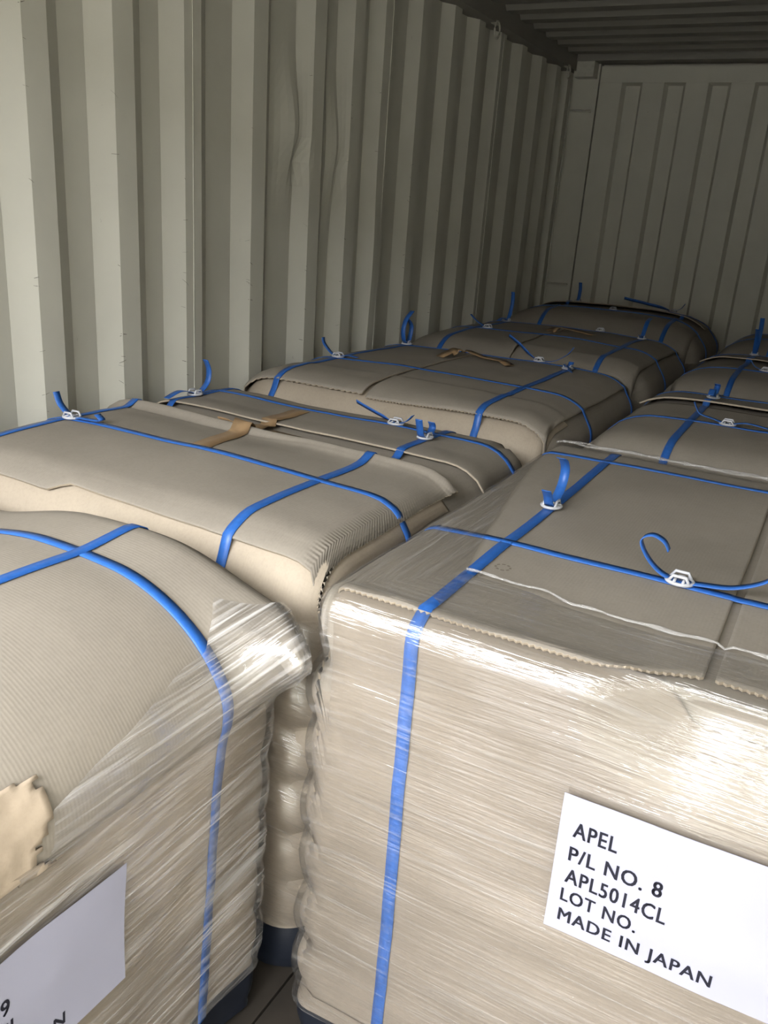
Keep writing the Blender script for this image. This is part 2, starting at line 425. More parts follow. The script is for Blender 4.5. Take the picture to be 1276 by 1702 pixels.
class Load:
    def __init__(s, label, x0, x1, y0, y1, zt, dome=0.02, rh=0.10, rz=0.09, rhy=None, seed=1, res=0.02, bag=0.012, rough=0.006, shape=None, mat='card_x', layer=0.112, side='bag'):
        s.x0, s.x1, s.y0, s.y1, s.zt = x0, x1, y0, y1, zt
        s.base = Vector(((x0 + x1) / 2, (y0 + y1) / 2, 0))
        s.root = bpy.data.objects.new('wrapped_pallet', None); COL.objects.link(s.root); s.root.location = s.base
        tag(s.root, label, 'pallet', 'strapped pallets in the container')
        nx, ny = max(8, int((x1 - x0) / res)), max(8, int((y1 - y0) / res))
        zb = 0.02; rhy = rhy or rh
        # denser towards the shoulders
        def grid(a, b, n):
            t = np.linspace(0, 1, n + 1); t = t - 0.09 * np.sin(2 * math.pi * t) / (2 * math.pi) * 1.5
            return a + (b - a) * t
        gx, gy = grid(x0, x1, nx), grid(y0, y1, ny)
        pts, faces = [], []; idx = {}
        for i, a in enumerate(gx):
            for j, b in enumerate(gy):
                idx[i, j] = len(pts); pts.append((a, b, zt))
        for i in range(nx):
            for j in range(ny):
                faces.append((idx[i, j], idx[i + 1, j], idx[i + 1, j + 1], idx[i, j + 1]))
        ntop = len(faces)
        per = [(i, 0) for i in range(nx)] + [(nx, j) for j in range(ny)] + [(i, ny) for i in range(nx, 0, -1)] + [(0, j) for j in range(ny, 0, -1)]
        ring = [idx[k] for k in per]
        nzv = int((zt - zb) / res * 1.1)
        zs = zt - (zt - zb) * np.linspace(0, 1, nzv + 1) ** 1.15
        for z in zs[1:]:
            new = []
            for k in per:
                new.append(len(pts)); pts.append((gx[k[0]], gy[k[1]], z))
            m = len(ring)
            for q in range(m):
                faces.append((ring[q], new[q], new[(q + 1) % m], ring[(q + 1) % m]))
            ring = new
        out = []
        for (x, yv, z) in pts:
            ix, iy, iz = min(max(x, x0 + rh), x1 - rh), min(max(yv, y0 + rhy), y1 - rhy), min(z, zt - rz)
            t = Vector(((x - ix) / rh, (yv - iy) / rhy, (z - iz) / rz)); L = t.length
            n = t / L if L > 1e-6 else Vector((0, 0, 1))
            p = Vector((ix + n.x * rh, iy + n.y * rhy, iz + n.z * rz)) if L > 1e-6 else Vector((x, yv, z))
            u, v = (p.x - x0) / (x1 - x0) * 2 - 1, (p.y - y0) / (y1 - y0) * 2 - 1
            top = max(0.0, n.z)
            d = top * (dome * (1 - abs(u) ** 3) * (1 - abs(v) ** 3) + rough * 1.2 * nz(p.x, p.y, 0, 3.0, seed) + rough * 0.5 * nz(p.x, p.y, 0, 8.0, seed + 3))
            p.z += d
            hs = math.sqrt(n.x * n.x + n.y * n.y)
            if hs > 0.05:
                ph = (p.z - 0.14) / layer + 0.5 * nz(p.x, p.y, 0, 1.3, seed)
                lay = math.sqrt(abs(math.sin(math.pi * ph))) - 0.75
                corner = min(1.0, 2.0 * abs(n.x * n.y) / (hs * hs + 1e-9))
                w = hs * sstep(0.0, 0.10, zt - p.z)
                off = w * (bag * (0.16 + 2.0 * corner * (1 + 0.9 * nz(p.x, p.y, p.z, 6.0, seed + 9))) * lay + rough * 1.5 * nz(p.x, p.y, p.z, 4.0, seed + 5) + rough * 0.8 * nz(p.x, p.y, p.z, 11.0, seed + 6))
                p.x += off * n.x / hs; p.y += off * n.y / hs
            if shape: p = shape(p, n)
            out.append(p)
        s.verts, s.faces, s.ntop = out, faces, ntop
        s.norm = s.normals(out, faces)
        cen = [sum(out[i].z for i in f) / 4 for f in faces]
        def part(name, sel, m):
            used = sorted({i for f in sel for i in f}); mp = {i: k for k, i in enumerate(used)}
            return mesh_obj(name, [out[i] - s.base for i in used], [tuple(mp[i] for i in f) for f in sel], m, s.root, True)
        sn = zt - 0.16
        part('cardboard_cover', [f for k, f in enumerate(faces) if k < ntop or cen[k] > sn], M[mat])
        part('load_side', [f for k, f in enumerate(faces) if k >= ntop and 0.125 < cen[k] <= sn], M[side])
        part('black_base_wrap', [f for k, f in enumerate(faces) if k >= ntop and cen[k] <= 0.125], M['black'])
        s.V, s.F = list(out), list(faces)
        s.bvh = BVHTree.FromPolygons(s.V, s.F)
        s.sheets = []
    @staticmethod
    def normals(V, F):
        n = [Vector() for _ in V]
        for f in F:
            q = (V[f[2]] - V[f[0]]).cross(V[f[3]] - V[f[1]])
            for i in f: n[i] += q
        for q in n:
            if q.length > 0: q.normalize()
        return n
    def local(s, V): return [Vector(v) - s.base for v in V]
    # ---- path over the load in a plane: axis 1 runs along y at x = c, axis 0 runs along x at y = c
    def ray_path(s, axis, c, lo_z, hi_z, n=90, rs=0.16):
        a0, a1 = (s.x0, s.x1) if axis == 0 else (s.y0, s.y1)
        zt = s.zt + 0.05; P = []
        zsh = s.zt - rs
        if lo_z < zsh: P += [((a0 - 0.3, z), (1, 0)) for z in np.linspace(lo_z, zsh, max(2, int((zsh - lo_z) / 0.012)), endpoint=False)]
        for t in np.linspace(math.pi, math.pi / 2, 22, endpoint=False):
            P.append(((a0 + rs + 0.5 * math.cos(t), zsh + 0.5 * math.sin(t)), (-math.cos(t), -math.sin(t))))
        P += [((a, zt + 0.3), (0, -1)) for a in np.linspace(a0 + rs, a1 - rs, n)]
        for t in np.linspace(math.pi / 2, 0, 22)[1:]:
            P.append(((a1 - rs + 0.5 * math.cos(t), zsh + 0.5 * math.sin(t)), (-math.cos(t), -math.sin(t))))
        if hi_z < zsh: P += [((a1 + 0.3, z), (-1, 0)) for z in np.linspace(zsh, hi_z, max(2, int((zsh - hi_z) / 0.012)))[1:]]
        res = []
        for (o, d) in P:
            O = Vector((o[0], c, o[1])) if axis == 0 else Vector((c, o[0], o[1]))
            D = Vector((d[0], 0, d[1])) if axis == 0 else Vector((0, d[0], d[1]))
            h = s.bvh.ray_cast(O, D, 2.0)
            res.append((h[0], h[1]) if h[0] is not None else None)
        return res
    def add_bvh(s, V, F):
        n = len(s.V); s.V += [Vector(v) for v in V]; s.F += [tuple(i + n for i in f) for f in F]
        s.bvh = BVHTree.FromPolygons(s.V, s.F)
    def strap(s, axis, c, lo_z=0.10, hi_z=0.10, w=0.021, off=0.0022, slack=None):
        rows = [s.ray_path(axis, c + k * w / 2, lo_z, hi_z) for k in (-1, 0, 1)]
        keep = [k for k in range(len(rows[0])) if all(r[k] is not None for r in rows)]
        L = []
        for k in keep:
            nrm = (rows[0][k][1] + rows[1][k][1] + rows[2][k][1]).normalized()
            L.append((rows[0][k][0] + nrm * off, rows[1][k][0] + nrm * off, rows[2][k][0] + nrm * off, nrm))
        # taut strap: relax
        pts = [[Vector(q) for q in r[:3]] for r in L]
        for _ in range(3):
            for i in range(1, len(pts) - 1):
                for q in range(3):
                    m = (pts[i - 1][q] + pts[i + 1][q]) / 2
                    d = (m - pts[i][q]).dot(L[i][3])
                    if d > 0: pts[i][q] += L[i][3] * d * 0.8
        V, F = [], []
        th = 0.0009
        for r, l in zip(pts, L):
            for q in r: V.append(q + l[3] * th)
            for q in r: V.append(q - l[3] * th)
        for i in range(len(pts) - 1):
            a, b = i * 6, (i + 1) * 6
            for (p, q) in ((0, 1), (1, 2), (2, 5), (5, 4), (4, 3), (3, 0)):
                F.append((a + p, a + q, b + q, b + p))
        m = len(V) - 6
        F += [(0, 3, 4, 1), (1, 4, 5, 2), (m, m + 1, m + 4, m + 3), (m + 1, m + 2, m + 5, m + 4)]
        o = mesh_obj('strap', s.local(V), F, M['strap'], s.root, True)
        st = {'o': o, 'axis': axis, 'c': c, 'pts': [r[1] for r in pts], 'n': [l[3] for l in L]}
        return st
    def on_strap(s, st, a):
        k = min(range(len(st['pts'])), key=lambda i: abs(st['pts'][i][st['axis']] - a) + (0 if st['n'][i].z > 0.5 else 9))
        return st['pts'][k], st['n'][k]
    def buckle(s, st, a, tails=(), rot=0.0):
        p, n = s.on_strap(st, a)
        shared('buckle', buckle_mesh(), st['o'], p + n * 0.006 - s.base, (0, 0, (0 if st['axis'] == 0 else math.pi / 2) + rot))
        for t in tails: s.tail(st['o'], p + n * 0.004, st['axis'], t)
    def tail(s, par, p, axis, pts, w=0.019, th=0.0008):
        """free strap end; pts are (along, up[, aside]) from the buckle"""
        tw = 0.0
        if not isinstance(pts[0], tuple): tw = math.radians(pts[0]); pts = pts[1:]
        ctl = [Vector((0, 0, 0))] + [Vector((q[0], q[2] if len(q) > 2 else 0.0, q[1])) for q in pts]
        C = []
        for i in range(len(ctl) - 1):      # Catmull-Rom
            p0, p1, p2, p3 = ctl[max(0, i - 1)], ctl[i], ctl[i + 1], ctl[min(len(ctl) - 1, i + 2)]
            for t in np.linspace(0, 1, 7, endpoint=(i == len(ctl) - 2)):
                C.append(0.5 * ((2 * p1) + (p2 - p0) * t + (2 * p0 - 5 * p1 + 4 * p2 - p3) * t * t + (3 * p1 - p0 - 3 * p2 + p3) * t ** 3))
        V, F = [], []
        for i, q in enumerate(C):
            tg = (C[min(i + 1, len(C) - 1)] - C[max(i - 1, 0)]).normalized()
            side = Vector((0, 1, 0)); nn = tg.cross(side)
            if nn.length < 1e-4: nn = Vector((0, 0, 1))
            nn.normalize(); side = nn.cross(tg).normalized()
            ta = tw * min(1.0, 2.5 * i / len(C)); side, nn = side * math.cos(ta) + nn * math.sin(ta), nn * math.cos(ta) - side * math.sin(ta)
            for (a, b) in ((-1, 1), (1, 1), (1, -1), (-1, -1)):
                r = q + side * (a * w / 2) + nn * (b * th)
                if axis == 1: r = Vector((-r.y, r.x, r.z))
                V.append(p + r)
        for i in range(len(C) - 1):
            for k in range(4): F.append((i * 4 + k, i * 4 + (k + 1) % 4, i * 4 + 4 + (k + 1) % 4, i * 4 + 4 + k))
        F += [(3, 2, 1, 0), tuple(len(V) - 4 + k for k in range(4))]
        mesh_obj('strap_tail', s.local(V), F, M['strap'], par, True)
    @staticmethod
    def cut(pth, axis, v, sg):
        """keep the part of a path beyond coordinate v, ending exactly on it"""
        if sg < 0: pth = pth[::-1]
        k = next((i for i, q in enumerate(pth) if (q[0][axis] - v) * sg >= 0), len(pth))
        out = pth[k:]
        if 0 < k < len(pth):
            a, b = pth[k - 1], pth[k]; d = b[0][axis] - a[0][axis]
            if abs(d) > 1e-6: out = [(a[0].lerp(b[0], (v - a[0][axis]) / d), b[1])] + out
        return out[::-1] if sg < 0 else out
    def sheet(s, axis, c0, c1, start, end, th=0.005, lift=0.003, mat='card_x', name='cardboard_sheet', off=None, ncol=44, teeth=(), nrow=70, wob=0.0, rs=0.16, seed=1):
        """cardboard sheet over the load. Runs along `axis` from start to end (('t', coord) on top or ('lo'|'hi', z) down a side), c0..c1 across"""
        cols = []
        for k in range(ncol + 1):
            c = c0 + (c1 - c0) * k / ncol
            lo = start[1] if start[0] == 'lo' else s.zt - rs
            hi = end[1] if end[0] == 'hi' else s.zt - rs
            pth = [q for q in s.ray_path(axis, c, lo, hi, rs=rs) if q is not None]
            if start[0] == 't':
                v = start[1](c) if callable(start[1]) else start[1]; pth = s.cut(pth, axis, v, 1)
            if end[0] == 't':
                v = end[1](c) if callable(end[1]) else end[1]; pth = s.cut(pth, axis, v, -1)
            if len(pth) < 2: continue
            # resample by arc length
            P = [q[0] for q in pth]; NN = [q[1] for q in pth]
            acc = [0.0]
            for a, b in zip(P, P[1:]): acc.append(acc[-1] + (b - a).length)
            row = []; j = 0
            for r in range(nrow + 1):
                tl = acc[-1] * r / nrow
                while j < len(acc) - 2 and acc[j + 1] < tl: j += 1
                f = 0 if acc[j + 1] == acc[j] else (tl - acc[j]) / (acc[j + 1] - acc[j])
                row.append((P[j].lerp(P[j + 1], f), NN[j].lerp(NN[j + 1], f).normalized()))
            cols.append(row)
        nc = len(cols) - 1
        top, bot = [], []
        for k, row in enumerate(cols):
            for r, (p, n) in enumerate(row):
                v, u = k / nc, r / nrow
                e = lift + (off(u, v) if off else 0.0) + wob * nz(p.x, p.y, p.z, 7.0, seed)
                q = p + n * e
                # serrated (torn flute) edges
                jit = 0.0022
                if 'start' in teeth and r == 0: q = q + (row[0][0] - row[1][0]).normalized() * (jit if k % 2 else -jit)
                if 'end' in teeth and r == nrow: q = q + (row[-1][0] - row[-2][0]).normalized() * (jit if k % 2 else -jit)
                ax = Vector((0, 1, 0)) if axis == 0 else Vector((1, 0, 0))
                if 'c1' in teeth and k == nc: q = q + ax * (jit if r % 2 else -jit)
                if 'c0' in teeth and k == 0: q = q - ax * (jit if r % 2 else -jit)
                top.append(q + n * th); bot.append(q)
        V = top + bot; o = len(top); R = nrow + 1; F = []
        flip = axis == 0
        for k in range(nc):
            for r in range(nrow):
                a, b, c, d = k * R + r, (k + 1) * R + r, (k + 1) * R + r + 1, k * R + r + 1
                q = (a, b, c, d); 
                if flip: q = q[::-1]
                F.append(q); F.append(tuple(i + o for i in q[::-1]))
        def edge(a, b):
            q = (a, a + o, b + o, b); F.append(q if not flip else q[::-1])
        for k in range(nc): edge(k * R, (k + 1) * R); edge((k + 1) * R + nrow, k * R + nrow)
        for r in range(nrow): edge(r + 1, r); edge(nc * R + r, nc * R + r + 1)
        ob = mesh_obj(name, s.local(V), F, M[mat], s.root, False); ob.data.materials.append(M['card_edge'])
        pm = len(F); ob.data.polygons.foreach_set('material_index', [0] * (2 * nc * nrow) + [1] * (pm - 2 * nc * nrow))
        sm = [True] * (2 * nc * nrow) + [False] * (pm - 2 * nc * nrow)
        ob.data.polygons.foreach_set('use_smooth', sm)
        tn = len(top)
        s.add_bvh(top, [tuple(f) for f in F if max(f) < tn])
        return ob
    def film(s, keep, name='stretch_film', mat='film', off=0.010, wr=0.002, seed=1, along_y=False):
        nv = []
        for p, n in zip(s.verts, s.norm):
            e = off + wr * (nz(p.x, p.y, p.z, 9.0, seed) + 0.6 * nz(p.x * 0.6, p.y * 0.6, p.z * 3.0, 14.0, seed + 2))
            nv.append(p + n * e)
        val = [min(keep(p, n), p.z - 0.125) for p, n in zip(s.verts, s.norm)]
        V, F, vm, em = [], [], {}, {}
        def vid(i):
            if i not in vm: vm[i] = len(V); V.append(nv[i])
            return vm[i]
        def eid(i, j):
            k = (min(i, j), max(i, j))
            if k not in em:
                t = val[k[0]] / (val[k[0]] - val[k[1]]); em[k] = len(V); V.append(nv[k[0]].lerp(nv[k[1]], t))
            return em[k]
        for f in s.faces:
            if all(val[i] <= 0 for i in f): continue
            q = []
            for i, j in zip(f, f[1:] + f[:1]):
                if val[i] > 0: q.append(vid(i))
                if (val[i] > 0) != (val[j] > 0): q.append(eid(i, j))
            if len(q) > 2: F.append(tuple(q))
        fu = []
        for f in F:
            c = sum((V[i] for i in f), Vector()) / len(f)
            dx = min(c.x - s.x0, s.x1 - c.x); dy = min(c.y - s.y0, s.y1 - c.y)
            fu.append(dx < dy or (along_y and c.x > s.x1 - 0.3))
        def uv(pi, vi):
            p = V[vi]
            if fu[pi]: return (p.y, p.z + min(p.x - s.x0, s.x1 - p.x) * 1.0 + 3.1)
            return (p.x + 7.7, p.z + min(p.y - s.y0, s.y1 - p.y) * 1.0)
        return mesh_obj(name, s.local(V), F, M[mat], s.root, True, uv)

def text_mesh(body):
    cu = bpy.data.curves.new('t', 'FONT'); cu.body = body; cu.offset = 0.0; cu.resolution_u = 3; cu.space_character = 1.12
    o = bpy.data.objects.new('t', cu); COL.objects.link(o)
    bpy.context.view_layer.update()
    me = bpy.data.meshes.new_from_object(o.evaluated_get(bpy.context.evaluated_depsgraph_get()))
    V = [tuple(v.co) for v in me.vertices]; F = [tuple(p.vertices) for p in me.polygons]
    bpy.data.objects.remove(o); bpy.data.meshes.remove(me); bpy.data.curves.remove(cu)
    return V, F

def label_sheet(ld, face, a0, a1, z0, z1, lines, tilt=0.0):
    """white print-out; face 'front' (normal -y, a = x) or 'right' (normal +x, a = y)"""
    nA, nZ = 24, 18
    def hit(a, z):
        if face == 'front': h = ld.bvh.ray_cast(Vector((a, ld.y0 - 0.5, z)), Vector((0, 1, 0)), 1.5); return h[0].y
        h = ld.bvh.ray_cast(Vector((ld.x1 + 0.5, a, z)), Vector((-1, 0, 0)), 1.5); return h[0].x
    G = np.array([[hit(a, z) for z in np.linspace(z0 + 0.002, z1 - 0.002, nZ + 1)] for a in np.linspace(a0, a1, nA + 1)])
    for _ in range(6):
        Q = np.pad(G, 1, mode='edge'); G2 = (Q[:-2, 1:-1] + Q[2:, 1:-1] + Q[1:-1, :-2] + Q[1:-1, 2:]) / 4
        G = np.minimum(G, G2) if face == 'front' else np.maximum(G, G2)
    def at(a, z, e):
        u = min(max((a - a0) / (a1 - a0), 0), 1) * nA; w = min(max((z - z0) / (z1 - z0), 0), 1) * nZ
        i, j = min(int(u), nA - 1), min(int(w), nZ - 1); fu, fw = u - i, w - j
        g = G[i, j] * (1 - fu) * (1 - fw) + G[i + 1, j] * fu * (1 - fw) + G[i, j + 1] * (1 - fu) * fw + G[i + 1, j + 1] * fu * fw
        return Vector((a, g - e, z)) if face == 'front' else Vector((g + e, a, z))
    V, F = [], []
    for e in (0.0160, 0.0156):
        for i in range(nA + 1):
            for j in range(nZ + 1):
                V.append(at(a0 + (a1 - a0) * i / nA, z0 + (z1 - z0) * j / nZ, e))
    R = nZ + 1; o = (nA + 1) * R
    for i in range(nA):
        for j in range(nZ):
            q = (i * R + j, (i + 1) * R + j, (i + 1) * R + j + 1, i * R + j + 1)
            F += [q, tuple(k + o for k in q[::-1])]
    sh = mesh_obj('label_sheet', ld.local(V), F, M['paper'], ld.root, True); sh['label'] = 'white printed paper sheet under the film'
    for (txt, xa, xb, zb, cap) in lines:
        tv, tf = text_mesh(txt)
        mx0, mx1 = min(v[0] for v in tv), max(v[0] for v in tv)
        capsrc = 0.70
        k = len(tv); tv = [(v[0] + dx, v[1] + dy, 0) for dx in (-0.022, 0, 0.022) for dy in (-0.010, 0.010) for v in tv]; tf = [tuple(i + k * q for i in f) for q in range(6) for f in tf]
        Vt = [at(xa + (v[0] - mx0) / (mx1 - mx0) * (xb - xa), zb + v[1] / capsrc * cap, 0.0166) for v in tv]
        mesh_obj('printed_text', ld.local(Vt), tf, M['ink'], sh)

# ---------------- A: nearest load on the left, beside the empty bay
def shapeA(p, n):
    # the cardboard cap flares out over the bags at the far +x corner
    far = sstep(0.87, 1.03, p.y); nx = max(0.0, n.x)
    if p.z < 0.8: p.x -= nx * (0.075 * (0.8 - p.z) * (1 - 0.7 * far))
    p.x += nx ** 0.75 * far * (0.148 * math.exp(-((p.z - 0.850) / (0.072 if p.z > 0.85 else 0.060)) ** 2) + 0.015 - 0.030 * (1 - sstep(0.70, 0.80, p.z)))
    if p.x > 1.05: p.y -= (p.x - 1.05) * 0.75 * far
    p.x += nx * 0.006 * sstep(0.74, 0.80, p.z + 0.06 * (p.y - 0.6))
    p.z += max(0, n.z) * (0.018 * sstep(0.85, 1.0, p.y) * (1 - sstep(0.8, 1.05, p.x)) - 0.012 * sstep(0.75, 1.05, p.x) - 0.055 * (1 - sstep(0.36, 0.68, p.x)) * sstep(0.6, 1.0, p.y))
    return p
A = Load('nearest wrapped pallet at lower left, torn at its shoulder, crumpled white sheet reading 9', 0.03, 1.055, -0.13, 1.042, 0.925, dome=0.014, rh=0.22, rhy=0.055, rz=0.19, seed=2, res=0.0125, bag=0.012, rough=0.005, shape=shapeA, mat='card_y', side='bag')
# torn outer ply at the near right shoulder: ragged crumpled patch
def torn_patch(ld, yA, yB, zA, zB, e0, mat, name, seed, edge):
    nA, nZ = 44, 40; V, F = [], []; okp = {}
    for i in range(nA + 1):
        for j in range(nZ + 1):
            yv = yA + (yB - yA) * i / nA; z = zA + (zB - zA) * j / nZ
            d = Vector((-1, 0, -0.5)).normalized()
            h = ld.bvh.ray_cast(Vector((ld.x1, yv, z)) - d * 0.5, d, 2)
            p, n = h[0], h[1]
            okp[i, j] = len(V)
            V.append(p + n * (e0 + 0.003 * nz(p.x, p.y, p.z, 22, seed) + 0.002 * nz(p.x, p.y, p.z, 55, seed)))
    for i in range(nA):
        for j in range(nZ):
            yv = yA + (yB - yA) * (i + .5) / nA; z = zA + (zB - zA) * (j + .5) / nZ
            if edge(yv, z): F.append((okp[i, j], okp[i + 1, j], okp[i + 1, j + 1], okp[i, j + 1]))
    o = mesh_obj(name, ld.local(V), F, M[mat], ld.root, True)
    md = o.modifiers.new('thickness', 'SOLIDIFY'); md.thickness = 0.003; md.offset = 1
    return o
A.sheet(0, 0.20, 1.040, ('t', 0.20), ('hi', 0.772), th=0.004, lift=0.001, mat='card_y', nrow=90, seed=4, rs=0.2, off=lambda u, v: 0.004 * sstep(0.9, 1.0, u) * (0.4 + 0.6 * v))
torn_patch(A, 0.20, 0.60, 0.68, 0.90, 0.003, 'torn', 'torn_paper_ply', 5,
           lambda yv, z: yv < 0.535 + 0.022 * nz(0, 0, z, 26, 4) + 0.012 * nz(0, 0, z, 70, 4) and z < 0.850 + 0.018 * nz(yv, 0, 0, 22, 8) and z > 0.725 + 0.02 * nz(yv, 0, 0, 15, 3))
sA1 = A.strap(1, 0.765); sA2 = A.strap(0, 0.865)
sA3 = A.strap(1, 0.16); sA4 = A.strap(0, 0.18)
LN = [('APEL', .020, .078, -.062, .0245), ('P/L NO. %s', .019, .142, -.103, .0235), ('APL5014CL', .019, .153, -.140, .0235), ('LOT NO.', .017, .120, -.173, .0215), ('MADE IN JAPAN', .018, .222, -.207, .0205)]
LA0, LA1, LZ0, LZ1 = 0.335, 0.655, 0.428, 0.637
label_sheet(A, 'right', LA0, LA1, LZ0, LZ1, [(t % '9' if '%' in t else t, LA0 - 0.008 + a, LA0 - 0.008 + b, LZ1 + c + 0.022, h) for (t, a, b, c, h) in LN])
def filmA(c, n):
    top = 0.790 + 0.05 * sstep(0.5, 0.86, c.y) + 0.09 * sstep(0.84, 1.0, c.y) + 0.008 * nz(0, c.y, 0, 14, 2)
    side = min(top - c.z, max(c.y - (0.545 + 0.02 * nz(0, 0, c.z, 20, 4)), 0.74 - c.z))
    if n.y > 0.7 or c.x < 0.5: return 0.86 - c.z
    return min(side, c.x - (0.90 + 0.15 * sstep(0.86, 1.0, c.y)) + (0.0 if c.z > 0.80 else 1.0))
A.film(filmA, mat='film_side', off=0.013, wr=0.002, seed=4, along_y=True)

# ---------------- B: second load on the left
def shapeB(p, n):
    p.z += max(0, n.z) * (0.014 * math.exp(-((p.y - 1.40) / 0.22) ** 2) * (1 - 0.6 * sstep(0.55, 1.1, p.x)) - 0.012 * math.exp(-((p.y - 1.72) / 0.10) ** 2))
    return p
B = Load('second wrapped pallet along the left wall, two brown tape strips crossed on top', 0.02, 1.085, 1.086, 2.135, 0.922, dome=0.010, rh=0.10, rz=0.10, seed=5, res=0.016, bag=0.010, shape=shapeB, mat='card_x')
B.sheet(1, 0.035, 1.072, ('lo', 0.80), ('t', 1.60), th=0.003, lift=0.0015, mat='pale', name='edge_board', seed=2)
B.sheet(1, 0.04, 1.055, ('t', lambda c: 1.128 + 0.010 * math.sin(c * 4 + 1) - 0.022 * (1 - sstep(0.40, 0.46, c))), ('t', lambda c: 1.655 + 0.012 * math.sin(c * 6)), th=0.005, lift=0.003, mat='card_x', teeth=('c1',), nrow=120, seed=3,
        off=lambda u, v: (0.022 * math.exp(-((u - 0.95) / 0.035) ** 2) + 0.008 * sstep(0.8, 1, u)) * (1 - 0.2 * v) + 0.004 * math.sin(9 * v) * sstep(0.6, 1, u) + 0.004 * (1 - sstep(0, 0.08, u)))
B.sheet(1, 0.04, 1.078, ('t', lambda c: 1.775 + 0.01 * math.sin(c * 5 + 1)), ('t', 2.12), th=0.004, lift=0.003, seed=4, off=lambda u, v: 0.010 * (1 - sstep(0, 0.3, u)))
b1 = B.strap(1, 0.130); b2 = B.strap(1, 0.862); b3 = B.strap(0, 1.405); b4 = B.strap(0, 1.985)
B.buckle(b3, 0.155, [[(-0.02, 0.012), (-0.04, 0.03), (-0.05, 0.055)], [(0.03, 0.004), (0.07, 0.006), (0.10, 0.010), (0.085, 0.022)]])
B.buckle(b1, 1.88, [[(0.025, 0.006), (0.055, 0.03), (0.060, 0.065), (0.045, 0.095)], [(-0.03, 0.012), (-0.07, 0.018), (-0.12, 0.006)]])
B.buckle(b4, 0.735, [[45, (-0.03, 0.010), (-0.07, 0.022), (-0.125, 0.040)], [(0.03, 0.01), (0.05, 0.03)]])
B.buckle(b2, 1.905, [[(-0.025, 0.010), (-0.035, 0.03), (-0.045, 0.055)], [(0.025, 0.006), (0.04, 0.02), (0.03, 0.035)]])
B.film(lambda c, n: 0.80 + 0.02 * nz(c.x, c.y, 0, 5, 3) - c.z, off=0.007, seed=7)
def tape(ld, pts, w, lift, name='tape_strip'):
    """tape laid over the load along plan points (x, y, extra height)"""
    V, F = [], []
    C = []
    for (a, b) in zip(pts, pts[1:]):
        for t in np.linspace(0, 1, 10, endpoint=False): C.append(tuple(a[i] + (b[i] - a[i]) * t for i in range(3)))
    C.append(pts[-1])
    for i, q in enumerate(C):
        a, b = C[max(0, i - 1)], C[min(len(C) - 1, i + 1)]
        d = Vector((b[0] - a[0], b[1] - a[1], 0)).normalized(); sd = Vector((-d.y, d.x, 0))
        for k in (-1, 1):
            x, yv = q[0] + sd.x * k * w / 2, q[1] + sd.y * k * w / 2
            h = ld.bvh.ray_cast(Vector((x, yv, 2)), Vector((0, 0, -1)), 3)
            z = (h[0].z if h[0] is not None else ld.zt) + lift + q[2]
            V += [(x, yv, z), (x, yv, z + 0.0006)]
    for i in range(len(C) - 1):
        a, b = i * 4, i * 4 + 4
        F += [(a + 1, a + 3, b + 3, b + 1), (a, b, b + 2, a + 2), (a, a + 1, b + 1, b), (a + 2, b + 2, b + 3, a + 3)]
    mesh_obj(name, ld.local(V), F, M['tape'], ld.root, True)
tape(B, [(0.545, 1.40, 0), (0.50, 1.60, 0.001), (0.485, 1.66, 0.016), (0.475, 1.72, 0.018), (0.465, 1.79, 0.002), (0.45, 1.95, 0)], 0.052, 0.0012)
tape(B, [(0.40, 1.66, 0.002), (0.47, 1.68, 0.004), (0.53, 1.70, 0.010), (0.60, 1.72, 0.002)], 0.045, 0.003)
# bags showing in the slot between the loads
def bag(ld, x0, x1, y0, y1, z0, z1, seed):
    V, F = [], []; n, m = 28, 12
    for i in range(n):
        a = 2 * math.pi * i / n; c, s_ = math.cos(a), math.sin(a)
        ex = math.copysign(abs(c) ** 0.35, c); ey = math.copysign(abs(s_) ** 0.35, s_)
        for j in range(m + 1):
            b = -math.pi / 2 + math.pi * j / m; r = max(0.02, math.cos(b)) ** 0.45; h = math.copysign(abs(math.sin(b)) ** 0.8, math.sin(b))
            x, yv, z = (x0 + x1) / 2 + ex * r * (x1 - x0) / 2, (y0 + y1) / 2 + ey * r * (y1 - y0) / 2, (z0 + z1) / 2 + h * (z1 - z0) / 2
            k = 1 + 0.02 * nz(x, yv, z, 9, seed)
            V.append(((x - (x0 + x1) / 2) * k + (x0 + x1) / 2, (yv - (y0 + y1) / 2) * k + (y0 + y1) / 2, z))
    for i in range(n):
        for j in range(m):
            F.append((i * (m + 1) + j, ((i + 1) % n) * (m + 1) + j, ((i + 1) % n) * (m + 1) + j + 1, i * (m + 1) + j + 1))
    mesh_obj('paper_bag', ld.local(V), F, M['bag'], ld.root, True)
for k in range(6):
    bag(B, 0.70, 1.080 + 0.005 * (k % 2), 1.090, 1.43, 0.165 + k * 0.108, 0.165 + k * 0.108 + 0.112, k)

# ---------------- C: third on the left
C = Load('third wrapped pallet along the left wall, loose wrinkled tape over its middle seam', 0.02, 1.12, 2.165, 3.25, 0.955, dome=0.02, rh=0.14, rz=0.10, seed=8, res=0.02, bag=0.008)
C.sheet(1, 0.06, 1.085, ('lo', 0.78), ('t', 2.40), th=0.003, lift=0.001, mat='pale', name='edge_board', seed=2)
C.sheet(1, 0.04, 0.497, ('t', 2.215), ('t', 3.22), th=0.004, lift=0.008, mat='card_y', seed=3, teeth=('start',), off=lambda u, v: 0.006 * (1 - sstep(0, 0.12, u)))
C.sheet(1, 0.510, 1.075, ('t', 2.21), ('t', 3.22), th=0.004, lift=0.008, mat='card_y', seed=5, teeth=('start',), ncol=100, off=lambda u, v: 0.014 * (1 - sstep(0, 0.10, u)) * sstep(0.0, 0.6, v))
c1 = C.strap(1, 0.185); c2 = C.strap(1, 0.885); c3 = C.strap(0, 2.565); c4 = C.strap(0, 3.10)
